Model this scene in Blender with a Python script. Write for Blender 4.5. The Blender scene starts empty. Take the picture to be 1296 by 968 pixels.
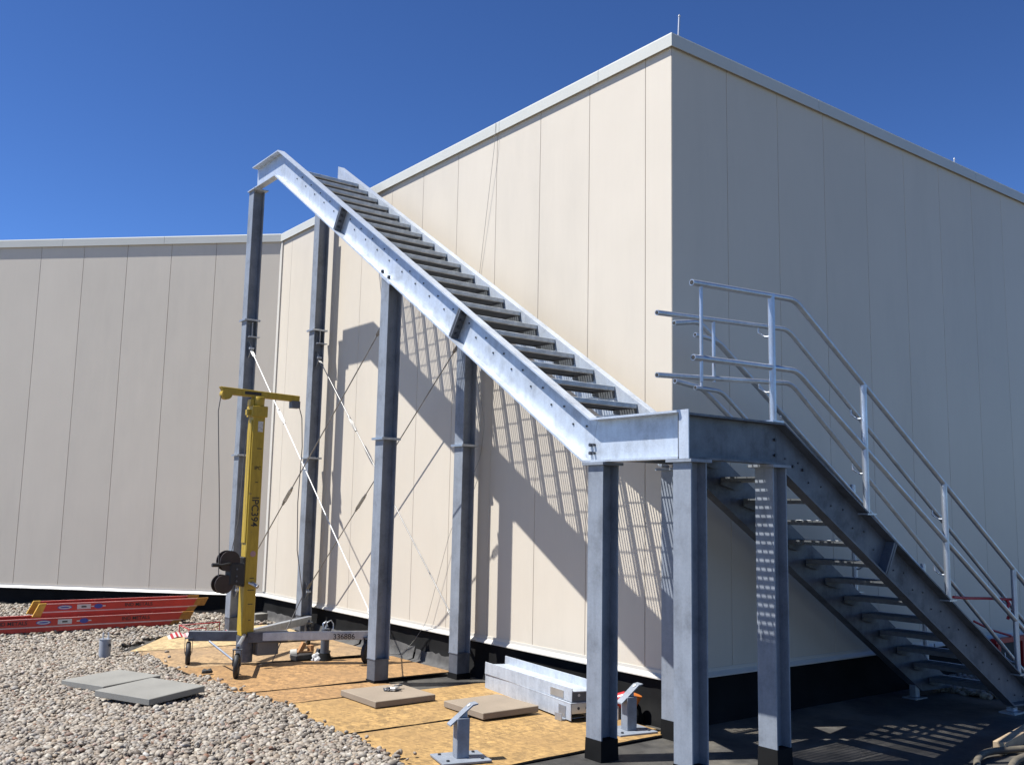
import bpy, bmesh, math, random
import numpy as np
from mathutils import Vector, Matrix
from math import radians, sin, cos, tan, pi

random.seed(7)
rng = np.random.default_rng(7)
S = bpy.context.scene
C = S.collection

# ------------------------------------------------------------------ camera
CAM = Vector((-5.976, -5.567, 1.675))
yaw, pitch, roll = radians(52.6199), radians(7.5983), radians(1.1393)
f_ = Vector((cos(pitch)*cos(yaw), cos(pitch)*sin(yaw), sin(pitch)))
r_ = Vector((sin(yaw), -cos(yaw), 0))
u_ = r_.cross(f_)
r2 = cos(roll)*r_ + sin(roll)*u_
u2 = -sin(roll)*r_ + cos(roll)*u_
cd = bpy.data.cameras.new('camera'); cam = bpy.data.objects.new('camera', cd); C.objects.link(cam)
cd.sensor_width = 36; cd.lens = 36*1204/1296; cd.clip_end = 500; cd.clip_start = .05
M = Matrix.Identity(4)
for i in range(3):
    M[i][0] = r2[i]; M[i][1] = u2[i]; M[i][2] = -f_[i]; M[i][3] = CAM[i]
cam.matrix_world = M
S.camera = cam

# ------------------------------------------------------------------ light
SUN = Vector((-1., .51, 1.99)).normalized()            # towards the sun
el = math.asin(SUN.z); az = math.atan2(SUN.x, SUN.y)    # azimuth clockwise from +Y
W = bpy.data.worlds.new('World'); S.world = W; W.use_nodes = True
nt = W.node_tree; bg = nt.nodes['Background']
sky = nt.nodes.new('ShaderNodeTexSky'); sky.sky_type = 'NISHITA'; sky.sun_disc = False
sky.sun_elevation = el; sky.sun_rotation = az
sky.altitude = 0; sky.air_density = .7; sky.dust_density = 0; sky.ozone_density = 8
gm = nt.nodes.new('ShaderNodeGamma'); gm.inputs[1].default_value = 1.35   # deepens the clear blue
nt.links.new(sky.outputs[0], gm.inputs[0]); nt.links.new(gm.outputs[0], bg.inputs[0]); bg.inputs[1].default_value = .05
sl = bpy.data.lights.new('sun', 'SUN'); sl.energy = 5.0; sl.angle = radians(.38); sl.color = (1, .982, .95)
so = bpy.data.objects.new('sun', sl); C.objects.link(so)
so.rotation_euler = (-SUN).to_track_quat('-Z', 'Y').to_euler()
so.location = (-6, 0, 12)
S.view_settings.view_transform = 'Standard'; S.view_settings.look = 'None'
S.view_settings.exposure = 0.90; S.view_settings.gamma = 1

# ------------------------------------------------------------------ helpers
ORG = {}
def gz(y): return .006*(y+.5)

class MB:
    def __init__(s): s.v = []; s.f = []; s.sm = []
    def add(s, vs, fs, smooth=False):
        o = len(s.v); s.v += [tuple(v) for v in vs]
        for f in fs: s.f.append([o+i for i in f]); s.sm.append(smooth)
        return s
    def box(s, c, size, R=None):
        c = Vector(c); h = [a/2 for a in size]; vs = []
        for x in (-1, 1):
            for y in (-1, 1):
                for z in (-1, 1):
                    p = Vector((x*h[0], y*h[1], z*h[2]))
                    if R is not None: p = R @ p
                    vs.append(c+p)
        return s.add(vs, [(0,1,3,2),(4,6,7,5),(0,4,5,1),(2,3,7,6),(0,2,6,4),(1,5,7,3)])
    def b(s, x0, x1, y0, y1, z0, z1):
        return s.box(((x0+x1)/2, (y0+y1)/2, (z0+z1)/2), (abs(x1-x0), abs(y1-y0), abs(z1-z0)))
    def prism(s, pa, pb):
        n = len(pa)
        fs = [tuple(range(n)), tuple(range(2*n-1, n-1, -1))]
        for i in range(n): j = (i+1) % n; fs.append((i, j, n+j, n+i))
        return s.add(list(pa)+list(pb), fs)
    def cyl(s, a, b, r, n=12, r1=None, caps=True):
        a = Vector(a); b = Vector(b); d = (b-a).normalized()
        r1 = r if r1 is None else r1
        p = d.orthogonal().normalized(); q = d.cross(p)
        vs = [a+(p*cos(2*pi*i/n)+q*sin(2*pi*i/n))*r for i in range(n)] + [b+(p*cos(2*pi*i/n)+q*sin(2*pi*i/n))*r1 for i in range(n)]
        s.add(vs, [(i, (i+1) % n, n+(i+1) % n, n+i) for i in range(n)], True)
        if caps: s.add(vs, [tuple(range(n-1, -1, -1)), tuple(range(n, 2*n))])
        return s
    def tube(s, pts, r, n=8, caps=True, hollow=False):
        pts = [Vector(p) for p in pts]; m = len(pts)
        T = []
        for i in range(m):
            a = pts[max(i-1, 0)]; b = pts[min(i+1, m-1)]
            if 0 < i < m-1: t = (pts[i]-a).normalized()+(b-pts[i]).normalized()
            else: t = b-a
            T.append(t.normalized())
        p = T[0].orthogonal().normalized(); rings = []
        for i in range(m):
            if i: p = (p-T[i]*p.dot(T[i])).normalized()
            q = T[i].cross(p)
            k = 1.
            if 0 < i < m-1:
                c = (pts[i]-pts[i-1]).normalized().dot((pts[i+1]-pts[i]).normalized())
                k = 1/max(math.sqrt((1+c)/2), .5)
            ring = []
            ax = None
            if 0 < i < m-1 and k > 1.0005:
                d1 = (pts[i]-pts[i-1]).normalized(); d2 = (pts[i+1]-pts[i]).normalized()
                ax = (d1-d2); ax = (ax-T[i]*ax.dot(T[i])).normalized()
            for j in range(n):
                o = (p*cos(2*pi*j/n)+q*sin(2*pi*j/n))*r
                if ax is not None: o = o+ax*(o.dot(ax))*(k-1)
                ring.append(pts[i]+o)
            rings += ring
        fs = [(i*n+j, i*n+(j+1) % n, (i+1)*n+(j+1) % n, (i+1)*n+j) for i in range(m-1) for j in range(n)]
        s.add(rings, fs, True)
        if caps and not hollow: s.add(rings[:n]+rings[-n:], [tuple(range(n-1, -1, -1)), tuple(range(n, 2*n))])
        return s
    def mesh(s, name, mats, bevel=0, recalc=True):
        me = bpy.data.meshes.new(name); me.from_pydata(s.v, [], s.f)
        me.polygons.foreach_set('use_smooth', s.sm)
        bm = bmesh.new(); bm.from_mesh(me)
        bmesh.ops.remove_doubles(bm, verts=bm.verts, dist=1e-6) if bevel else None
        if recalc: bmesh.ops.recalc_face_normals(bm, faces=bm.faces)
        if bevel:
            es = [e for e in bm.edges if len(e.link_faces) == 2 and e.calc_face_angle(0) > .6]
            bmesh.ops.bevel(bm, geom=es, offset=bevel, segments=1, affect='EDGES')
        bm.to_mesh(me); bm.free()
        for m in (mats if isinstance(mats, (list, tuple)) else [mats]): me.materials.append(m)
        return me
    def build(s, name, mat, parent=None, bevel=0, local=False, label=None):
        """world coordinates (unless local) -> one object"""
        if parent is not None and not local:
            o = ORG[parent.name]; s.v = [(a-o[0], b-o[1], c-o[2]) for a, b, c in s.v]
        ob = bpy.data.objects.new(name, s.mesh(name, mat, bevel)); C.objects.link(ob)
        if parent is not None:
            ob.parent = parent; ORG[ob.name] = ORG[parent.name]
        else: ORG[ob.name] = Vector((0, 0, 0))
        if label: ob['label'] = label
        return ob

def place(mesh, name, parent, loc, R=None, world=True):
    ob = bpy.data.objects.new(name, mesh); C.objects.link(ob); ob.parent = parent
    l = Vector(loc)
    if world: l = l-Vector(ORG[parent.name])
    ob.location = l
    if R is not None: ob.rotation_euler = R
    ORG[ob.name] = Vector((0, 0, 0))
    return ob

def thing(name, label, cat, loc=(0, 0, 0), group=None):
    o = bpy.data.objects.new(name, None); C.objects.link(o); o.location = loc
    o.empty_display_size = .1
    o['label'] = label; o['category'] = cat
    if group: o['group'] = group
    ORG[o.name] = Vector(loc)
    return o

def solo(o, label, cat, group=None):
    """a thing that is one mesh: put its origin at its base"""
    vs = np.array([v.co[:] for v in o.data.vertices]); c = Vector(((vs[:, 0].min()+vs[:, 0].max())/2, (vs[:, 1].min()+vs[:, 1].max())/2, vs[:, 2].min()))
    o.data.transform(Matrix.Translation(-c)); o.location = c; ORG[o.name] = c
    o['label'] = label; o['category'] = cat
    if group: o['group'] = group
    return o

def Rx(a): return Matrix.Rotation(a, 3, 'X')
def Ry(a): return Matrix.Rotation(a, 3, 'Y')
def Rz(a): return Matrix.Rotation(a, 3, 'Z')

# ------------------------------------------------------------------ materials
class NT:
    def __init__(s, name):
        s.m = bpy.data.materials.new(name); s.m.use_nodes = True; s.t = s.m.node_tree; s.N = s.t.nodes; s.L = s.t.links
        s.p = s.N['Principled BSDF']; s.tc = s.N.new('ShaderNodeTexCoord')
    def n(s, typ, **kw):
        x = s.N.new('ShaderNode'+typ)
        for k, v in kw.items():
            if k.startswith('_'): setattr(x, k[1:], v)
            else: x.inputs[k.replace('__', ' ')].default_value = v
        return x
    def l(s, a, b): s.L.new(a, b)
    def co(s, scale=(1, 1, 1), rot=(0, 0, 0), src='Object', tex=False):
        m = s.N.new('ShaderNodeMapping'); m.vector_type = 'TEXTURE' if tex else 'POINT'; m.inputs['Scale'].default_value = scale; m.inputs['Rotation'].default_value = rot
        s.l(s.tc.outputs[src], m.inputs[0]); return m.outputs[0]
    def noise(s, vec, scale, detail=4, rough=.55):
        x = s.n('TexNoise', Scale=scale, Detail=detail, Roughness=rough); s.l(vec, x.inputs['Vector']); return x.outputs['Fac']
    def ramp(s, fac, stops):
        r = s.N.new('ShaderNodeValToRGB'); e = r.color_ramp.elements
        while len(e) < len(stops): e.new(.5)
        for i, (p, c) in enumerate(stops):
            e[i].position = p; e[i].color = (c[0], c[1], c[2], 1) if hasattr(c, '__len__') else (c, c, c, 1)
        s.l(fac, r.inputs[0]); return r.outputs[0]
    def mix(s, fac, a, b, mode='MIX'):
        x = s.N.new('ShaderNodeMix'); x.data_type = 'RGBA'; x.blend_type = mode
        for i, v in ((0, fac), (6, a), (7, b)):
            if hasattr(v, 'is_linked'): s.l(v, x.inputs[i])
            elif i == 0: x.inputs[0].default_value = v
            else: x.inputs[i].default_value = (v[0], v[1], v[2], 1)
        return x.outputs[2]
    def bump(s, h, strength=.3, dist=.01):
        b = s.n('Bump', Strength=strength, Distance=dist); s.l(h, b.inputs['Height']); s.l(b.outputs[0], s.p.inputs['Normal'])
    def set(s, col=None, rough=None, metal=None):
        for k, v in (('Base Color', col), ('Roughness', rough), ('Metallic', metal)):
            if v is None: continue
            if hasattr(v, 'is_linked'): s.l(v, s.p.inputs[k])
            elif k == 'Base Color': s.p.inputs[k].default_value = (v[0], v[1], v[2], 1)
            else: s.p.inputs[k].default_value = v
        return s.m

def simple(name, col, rough=.6, metal=0., var=.15, scale=8, bump=0.):
    t = NT(name); n = t.noise(t.co(), scale, 5)
    c = t.ramp(n, [(.3, [a*(1-var) for a in col]), (.7, [min(a*(1+var), 1) for a in col])])
    if bump: t.bump(n, bump, .005)
    return t.set(c, rough, metal)

def galv(name, col, rough=.42, metal=.8, dirt=.3):
    t = NT(name); v = t.co()
    vo = t.n('TexVoronoi', Scale=70.); t.l(v, vo.inputs['Vector'])
    sp = t.ramp(vo.outputs['Distance'], [(0, 0.92), (.7, 1.06)])
    n1 = t.noise(v, 4.5, 7, .7); n2 = t.noise(t.co((9, 9, .8)), 2.5, 5, .6)
    base = t.ramp(n1, [(.3, [a*(1-dirt) for a in col]), (.5, col), (.75, [min(1, a*1.18) for a in col])])
    streak = t.ramp(n2, [(.3, .9), (.6, 1.03)])
    c = t.mix(1., base, streak, 'MULTIPLY'); c = t.mix(.7, c, sp, 'MULTIPLY')
    r = t.ramp(n1, [(.3, rough+.15), (.7, rough-.06)])
    t.bump(n1, .08, .004)
    return t.set(c, r, metal)

MGT = galv('galvanized_tread', (.125, .135, .145), .6, .45, .3)  # grating tone darkened so the tread undersides look shaded
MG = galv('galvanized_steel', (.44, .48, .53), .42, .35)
MGD = galv('galvanized_steel_dark_shade', (.105, .116, .135), .5, .3, .45)  # dark copy of MG: shade of lower flight, front beam, splices in colour
MGP = galv('galvanized_pipe', (.45, .48, .52), .36, .8, .15)
MBK = simple('black_membrane', (.007, .007, .007), .85, 0, .5, 3, .3); MBK.node_tree.nodes['Principled BSDF'].inputs['Specular IOR Level'].default_value = .15
MBOLT = simple('dark_bolt', (.06, .065, .075), .5, .6)
MRUB = simple('black_rubber', (.015, .015, .016), .6, 0, .3)

def panel_mat():
    t = NT('cream_wall_panel'); v = t.co()
    n = t.noise(v, 1.3, 5, .6)
    c = t.ramp(n, [(.3, (.532, .476, .390)), (.7, (.555, .497, .408))])
    st = t.noise(t.co((14, 14, .7)), 2., 4, .6)
    oi = t.N.new('ShaderNodeObjectInfo'); c = t.mix(1., c, t.ramp(oi.outputs['Random'], [(0, .965), (1, 1.0)]), 'MULTIPLY')
    dn = t.noise(t.co((1, 1, .25)), .9, 6, .7); c = t.mix(t.ramp(dn, [(.50, 0.), (.75, .22)]), c, (.33, .30, .25))
    c = t.mix(.35, c, t.ramp(st, [(.35, .97), (.6, 1.0)]), 'MULTIPLY')
    fine = t.noise(v, 260, 2, .5); wav = t.noise(t.co((1, 1, .35)), 1.6, 2, .5)
    b1 = t.n('Bump', Strength=.35, Distance=.02); t.l(wav, b1.inputs['Height'])
    b2 = t.n('Bump', Strength=.12, Distance=.002); t.l(fine, b2.inputs['Height']); t.l(b1.outputs[0], b2.inputs['Normal']); t.l(b2.outputs[0], t.p.inputs['Normal'])
    return t.set(c, .5, 0)
MP = panel_mat()
MCOP = simple('painted_coping_metal', (.47, .47, .425), .4, 0, .03, 2)
MTRIM = simple('white_base_trim', (.52, .495, .44), .4, 0, .03, 2)
MCORE = simple('wall_core', (.20, .185, .16), .8)
MGREYM = simple('grey_membrane_flap', (.055, .053, .05), .8, 0, .4, 9, .3)

def ground_mat():
    t = NT('roof_membrane'); v = t.co()
    a = t.noise(v, .9, 7, .65); b = t.noise(v, 6, 6, .7)
    c = t.ramp(a, [(.36, (.022, .021, .02)), (.5, (.055, .051, .044)), (.62, (.13, .115, .09)), (.8, (.06, .057, .05))])
    c = t.mix(.6, c, t.ramp(b, [(.3, .5), (.65, 1.1)]), 'MULTIPLY')
    r = t.ramp(b, [(.3, .5), (.7, .85)]); t.bump(b, .3, .006)
    return t.set(c, r)
MGROUND = ground_mat()

def _add(t, a, b):
    m = t.n('Math', _operation='ADD'); t.l(a, m.inputs[0]); t.l(b, m.inputs[1]); return m.outputs[0]
def osb_mat(name, base, dark):
    t = NT(name)
    tot = None
    for k, (ang, sc) in enumerate([(0.2, 1.), (1.1, .9), (-.7, 1.1), (1.7, .8)]):
        vo = t.n('TexVoronoi', Scale=13.*sc, Randomness=1.); t.l(t.co((1.1, .27, 1), (0, 0, ang), tex=True), vo.inputs['Vector'])
        w = vo.outputs['Color']
        sep = t.N.new('ShaderNodeSeparateColor'); t.l(w, sep.inputs[0])
        tot = sep.outputs[k % 3] if tot is None else _add(t, tot, sep.outputs[k % 3])
    n = t.noise(t.co(), 1.4, 5, .6)
    m = t.n('Math', _operation='MULTIPLY'); t.l(tot, m.inputs[0]); m.inputs[1].default_value = .25
    c = t.ramp(m.outputs[0], [(.25, [a*.62 for a in base]), (.45, [a*.92 for a in base]), (.6, [min(1, a*1.1) for a in base]), (.8, [min(1, a*1.42) for a in base])])
    c = t.mix(t.ramp(n, [(.45, 0.), (.7, .75)]), c, dark)
    t.bump(m.outputs[0], .35, .004)
    return t.set(c, .75)
MOSB = osb_mat('osb_yellow', (.295, .180, .062), (.235, .140, .05))
MOSB2 = osb_mat('osb_orange', (.275, .155, .058), (.20, .115, .046))
MOSB3 = osb_mat('osb_brown', (.285, .185, .09), (.19, .13, .075))
MOSB4 = osb_mat('osb_pale', (.37, .27, .135), (.32, .225, .11))
MOSBE = simple('osb_edge', (.07, .05, .03), .9)

def concrete(name, col):
    t = NT(name); v = t.co(); a = t.noise(v, 3, 6, .6); b = t.noise(v, 120, 3, .6)
    c = t.ramp(a, [(.3, [x*.88 for x in col]), (.7, [x*1.08 for x in col])])
    c = t.mix(.5, c, t.ramp(b, [(.3, .82), (.65, 1.08)]), 'MULTIPLY'); t.bump(b, .3, .002)
    return t.set(c, .85)
MPAV = concrete('grey_concrete', (.19, .185, .165)); MPAV2 = concrete('dusty_concrete', (.23, .185, .135))

def stone_mat():
    t = NT('river_gravel'); oi = t.N.new('ShaderNodeObjectInfo')
    c = t.ramp(oi.outputs['Random'], [(0, (0.094, 0.076, 0.057)), (.12, (0.165, 0.135, 0.103)), (.3, (0.231, 0.194, 0.149)), (.45, (0.297, 0.259, 0.206)), (.6, (0.176, 0.162, 0.144)), (.72, (0.242, 0.184, 0.124)), (.84, (0.374, 0.340, 0.278)), (.93, (.12, .10, .078)), (.97, (.18, .09, .05)), (1, (.42, .40, .36))])
    n = t.noise(t.co((1, 1, 1)), 2.2, 5, .6)
    c = t.mix(.6, c, t.ramp(n, [(.3, .75), (.7, 1.15)]), 'MULTIPLY')
    t.bump(n, .15, .01)
    return t.set(c, .65)
MST = stone_mat()
MSUB = simple('gravel_bed', (.07, .06, .048), .95, 0, .6, 60, .5)
MYEL = simple('yellow_paint', (.62, .43, .035), .42, 0, .18, 6)
def worn_yellow():
    t = NT('worn_yellow_paint'); v = t.co(); n = t.noise(v, 9, 7, .7); m = t.noise(t.co((5, 5, 1)), 8, 5, .7)
    c = t.ramp(m, [(.3, (.30, .20, .014)), (.6, (.40, .27, .022))])
    c = t.mix(t.ramp(n, [(.66, 0.), (.70, 1.)]), c, (.12, .08, .04))
    return t.set(c, .45)
MYEL = worn_yellow()
MRED = simple('red_fibreglass', (.46, .030, .018), .42, 0, .12, 5)
MALU = simple('bare_aluminium', (.6, .6, .58), .35, .9, .1)
MORG = simple('amber_plastic', (.30, .13, .015), .5, 0, .3, 20)
MYCAP = simple('yellow_plastic', (.48, .28, .03), .5, 0, .2, 20)
MWHITE = simple('white_plastic', (.5, .49, .46), .5, 0, .06)
MBLUE = simple('blue_print', (.04, .06, .28), .5, 0, .2)
MBLACKP = simple('black_print', (.02, .018, .018), .6)
MDRED = simple('red_tape', (.33, .012, .022), .5, 0, .15)
MWOOD = simple('pale_timber', (.34, .255, .16), .8, 0, .2, 12, .2)
MTAN = simple('tan_band', (.10, .085, .06), .8, 0, .3, 14)
MROD = simple('grey_steel_rod', (.24, .235, .225), .45, .7, .2)
MRODW = simple('white_coated_rod', (.6, .59, .56), .4, .1, .1)
MROPE = simple('grey_rope', (.26, .25, .22), .8)
MCABLE = simple('dark_wire', (.10, .095, .09), .6)
MORANGE = simple('orange_plastic', (.5, .15, .03), .4, 0, .1)
MREDP = simple('red_plastic', (.35, .012, .016), .35, 0, .1)
MSTRP = None

def text_mesh(txt, size, mat):
    cu = bpy.data.curves.new('t', 'FONT'); cu.body = txt; cu.size = size; cu.extrude = .0006
    cu.align_x = 'CENTER'; cu.align_y = 'CENTER'; cu.offset = size*.012
    o = bpy.data.objects.new('t', cu); C.objects.link(o)
    bpy.context.view_layer.update()
    me = bpy.data.meshes.new_from_object(o.evaluated_get(bpy.context.evaluated_depsgraph_get()))
    bpy.data.objects.remove(o); me.materials.clear(); me.materials.append(mat)
    return me

def lettering(txt, size, mat, parent, loc, right, up, name='lettering'):
    me = text_mesh(txt, size, mat); right = Vector(right).normalized(); up = Vector(up).normalized(); nrm = right.cross(up)
    R = Matrix((right, up, nrm)).transposed().to_4x4()
    o = bpy.data.objects.new(name, me); C.objects.link(o); o.parent = parent
    o.matrix_local = Matrix.Translation(Vector(loc)-Vector(ORG[parent.name])) @ R
    return o

# ------------------------------------------------------------------ ground
g = MB(); xs = [-40, -6.8, -2.6, 0, 4, 40]; ys = [-40, -6, -.5, 3, 8, 16, 40]
vs = [(x, y, gz(max(min(y, 16), -6))-.004) for y in ys for x in xs]
g.add(vs, [(j*6+i, j*6+i+1, (j+1)*6+i+1, (j+1)*6+i) for j in range(6) for i in range(5)])
o = g.build('roof_ground', MGROUND); o['kind'] = 'structure'

# ------------------------------------------------------------------ building
PHI = radians(44.3); L = 7.975; dC = Vector((-sin(PHI), cos(PHI), 0)); nC = Vector((-cos(PHI), -sin(PHI), 0))
PW = .730; ZB = .362; ZP = .407; ZT = 5.627; ZC = 5.747
OB = Vector((-.250, -.233, 0))
walls = {'A': (OB.copy(), Vector((0, 1, 0)), Vector((-1, 0, 0)), L, .4243*PW),
         'B': (OB.copy(), Vector((1, 0, 0)), Vector((0, -1, 0)), 16.0, .9838*PW),
         'C': (OB+Vector((0, L, 0)), dC, nC, 9.5, 1.44*PW)}
bld = thing('building', 'tall windowless building clad in cream metal wall panels behind the steel stair', 'building', (-.25, -.233, 0))
core = MB()
ins = .032
pc = [(ins+OB.x, ins+OB.y), (15.6, ins+OB.y), (15.6, 14), (-6.5, 15.0), tuple((OB+Vector((0, L, 0))+dC*9.3-nC*ins)[:2]), tuple((OB+Vector((0, L, 0))-nC*ins+Vector((.01, 0, 0)))[:2])]
core.prism([(x, y, .1) for x, y in pc], [(x, y, ZT+.06) for x, y in pc])
core.build('wall_core', MCORE, bld)
for key, (o0, d, nrm, ln, first) in walls.items():
    up = Vector((0, 0, 1))
    edges = [0]
    s = first
    if key == 'C': edges = [0, first-PW] if first > PW else [0]
    while s < ln: edges.append(s); s += PW
    edges.append(ln)
    edges = sorted(set(round(e, 4) for e in edges))
    for a, b2 in zip(edges[:-1], edges[1:]):
        a2 = a+(.002 if a > 0 else 0); b3 = b2-.002
        if key == 'B' and a == 0: a2 = .0
        if key == 'A' and a == 0: a2 = .002
        P0 = o0+d*a2; P1 = o0+d*b3; th = .045
        if key == 'B' and a == 0: sh = Vector((0, 0, 0))
        m = MB()
        prof = [(0, ZP), (th, ZP), (th, ZT+.03), (0, ZT+.03)]
        fr = [P0-nrm*t+up*z for t, z in prof]; bk = [P1-nrm*t+up*z for t, z in prof]
        if key == 'A' and a == 0:  # mitre
            fr = [o0+d*(.002+t)-nrm*t+up*z for t, z in prof]
        if key == 'B' and a == 0:
            fr = [o0+d*(t)-nrm*t+up*z for t, z in prof]
        m.prism(fr, bk); m.build('wall_panel', MP, bld, bevel=.003)
    # base trim
    t0 = -.03 if key != 'C' else 0
    m = MB(); prof = [(-.006, ZP+.022), (.02, ZP+.022), (.02, ZB), (-.034, ZB), (-.034, ZB+.010), (-.010, ZB+.034), (-.006, ZB+.04)]
    e0 = -.034 if key == 'A' else (-.0338 if key == 'B' else -.02)
    def ends(s0, s1, lo=0.):
        return ([o0+d*(s0+(t if key in 'AB' else 0))-nrm*t+up*z for t, z in prof], [o0+d*s1-nrm*t+up*z for t, z in prof])
    fr, bk = ends(0, ln); m.prism(fr, bk); m.build('base_trim', MTRIM, bld)
    # black curb
    m = MB(); K = 60
    xs_ = [i*ln/K for i in range(K+1)]; zz = [-.03, .05, .10, .2, ZB+.004]
    off = [-.045, -.028, .004, .008, .012]
    vv = []
    for i, s_ in enumerate(xs_):
        for k, z in enumerate(zz):
            w = (random.random()-.5)*.012
            p = o0+d*(s_+(off[k] if key in 'AB' and i == 0 else 0))-nrm*(off[k]+w*(k < 4))
            base = gz(p.y)
            vv.append((p.x, p.y, z+base*(1-k/4)))
    n5 = len(zz)
    m.add(vv, [(i*n5+k, (i+1)*n5+k, (i+1)*n5+k+1, i*n5+k+1) for i in range(K) for k in range(n5-1)], True)
    m.build('roof_curb', MBK, bld)
    # coping sections
    jo = {'A': [.89, 2.43, 5.4], 'B': [2.07, 5.17, 8.3, 11.4, 14.5], 'C': [1.9, 3.6, 6.6]}[key]
    ce = [0]+jo+[ln]
    for i, (a, b2) in enumerate(zip(ce[:-1], ce[1:])):
        m = MB(); dz = .003 if key == 'C' else 0
        prof = [(-.034, ZT), (-.027, ZT), (-.027, ZT+.02), (.0, ZT+.02), (.0, ZT+.028), (.25, ZT+.028), (.25, ZC+.02+dz), (-.030, ZC+dz), (-.034, ZC-.012+dz)]
        A0 = a+(.002 if i else 0); B0 = b2-.002
        fr = [o0+d*(A0+(t if (i == 0 and key in 'AB') else (t*-.4 if (i == 0 and key == 'C') else 0)))-nrm*t+up*z for t, z in prof]
        bk = [o0+d*(B0+(.4*t if (key == 'A' and i == len(ce)-2) else 0))-nrm*t+up*z for t, z in prof]
        m.prism(fr, bk); m.build('parapet_coping', MCOP, bld)
# inner corner trim strip
m = MB(); m.b(OB.x-.02, OB.x, OB.y+L-.06, OB.y+L+.01, ZP+.025, ZT); m.build('corner_trim', MTRIM, bld)
# grey membrane flaps at the foot of the sunlit wall
for a, b2, h in ((2.75, 3.5, .13), (3.53, 4.7, .15), (4.75, 6.0, .12), (6.1, 7.5, .13)):
    m = MB(); K = 12; vv = []
    for i in range(K+1):
        y = a+(b2-a)*i/K
        for k, (x, z) in enumerate(((-.16, .008), (-.065, .03), (-.05, h*.6), (-.035, h+random.uniform(-.01, .015)))):
            vv.append((OB.x+x+random.uniform(-.006, .006), y, z+gz(y)))
    m.add(vv, [(i*4+k, (i+1)*4+k, (i+1)*4+k+1, i*4+k+1) for i in range(K) for k in range(3)], True)
    m.build('curb_skirt', MGREYM, bld)
# roof surface and lightning rods
rp = [(OB.x+.24, OB.y+.24), (15.3, OB.y+.24), (15.3, 13.6), (-6.3, 14.6), tuple((OB+Vector((0, L, 0))+dC*9.1-nC*.24)[:2]), tuple((OB+Vector((0, L, 0))-nC*.24)[:2])]
MB().prism([(x, y, ZT+.062) for x, y in rp], [(x, y, ZT+.10) for x, y in rp]).build('roof_deck', MGREYM, bld)
pC = OB+Vector((0, L, 0)); ZR = ZC
for p, h in ((OB+Vector((.15, .06, 0)), .25), (OB+Vector((4.97, .12, 0)), .15), (pC+dC*.53-nC*.12, .23), (pC+dC*5.13-nC*.12, .25)):
    m = MB(); m.cyl((p.x, p.y, ZR), (p.x+.015, p.y, ZR+h), .010, 8); m.cyl((p.x+.015, p.y, ZR+h), (p.x+.016, p.y, ZR+.02+h), .013, 8, .002)
    m.cyl((p.x, p.y, ZR), (p.x, p.y, ZR+.03), .03, 8); m.build('lightning_rod', MALU, bld)

# ------------------------------------------------------------------ staircase
st = thing('steel_staircase', 'galvanized steel exterior staircase turning round the corner of the cream building', 'staircase', (-1.0, -1.0, 0))
ZL, ZLB = 2.335, 2.02
mU = .64
FW = .080
def channel(Tp, Bp, fm, th=.009, fw=FW, ft=.013):
    m = MB(); n = len(Tp)
    poly = list(Tp)+list(reversed(Bp))
    m.prism([fm(s, fw, z) for s, z in poly], [fm(s, fw+th, z) for s, z in poly])
    for i in range(n-1):
        for X, Y in ((Tp, Bp), (Bp, Tp)):
            q = []
            for k in (i, i+1):
                a = Vector(X[k]); b_ = Vector(Y[k]); d_ = (b_-a)
                q.append((a, a+d_*(ft*1.1/d_.length)))
            pl = [q[0][0], q[1][0], q[1][1], q[0][1]]
            m.prism([fm(p[0], 0, p[1]) for p in pl], [fm(p[0], fw-.0005, p[1]) for p in pl])
    return m
def uo(s, t, z): return (-1.4+t, s, z)
def ui(s, t, z): return (-.50-t, s, z)
def lo_(s, t, z): return (s, -1.44+t, z)
def li(s, t, z): return (s, -.50-t, z)
zu = lambda y: ZL+mU*(y+.503)
dU = .305/cos(math.atan(mU))
TOP = zu(5.36)
Tp = [(-.503, ZL), (5.36, TOP), (6.17, TOP)]
Bp = [(-.503+(dU-(ZL-ZLB))/mU, ZLB), (5.36+(dU-.315)/mU, TOP-.315), (6.17, TOP-.315)]
s_out = channel(Tp, Bp, uo).build('stringer', MG, st, bevel=0, label='outer sloping channel beam of the upper flight')
Ti = [Tp[0], (5.30, zu(5.30))]; Bi = [Bp[0], (5.30, zu(5.30)-dU)]
s_in = channel(Ti, Bi, ui).build('stringer', MG, st, label='wall-side sloping channel beam of the upper flight')
mLw = .60
XL = -.40
zl = lambda x: ZL-.02-mLw*(x-XL)
dL = .305/cos(math.atan(mLw)); XE = 3.36
Tl = [(XL, ZL-.02), (XE, zl(XE))]
Bl = [(XL+.0, ZLB), (XL+.0+(dL-(ZL-.02-ZLB))/mLw+.12, ZLB-.0)]
kx = XL-(dL-(ZL-.02-ZLB))/mLw
xb = (zl(XL)-dL-.06)/mLw+XL
Tl = [(XL, ZL-.02), (xb, zl(xb)), (XE, zl(XE))]
Bl = [(XL-.06, ZLB), (xb-.05, .075), (XE, .075)]
# keep the bottom edge parallel to the top edge
Bl = [(XL-.0, zl(XL)-dL), (xb, zl(xb)-dL), (XE, .04)]
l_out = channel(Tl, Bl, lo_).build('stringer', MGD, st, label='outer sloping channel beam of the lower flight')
l_in = channel(Tl, Bl, li).build('stringer', MGD, st, label='wall-side sloping channel beam of the lower flight')
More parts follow.
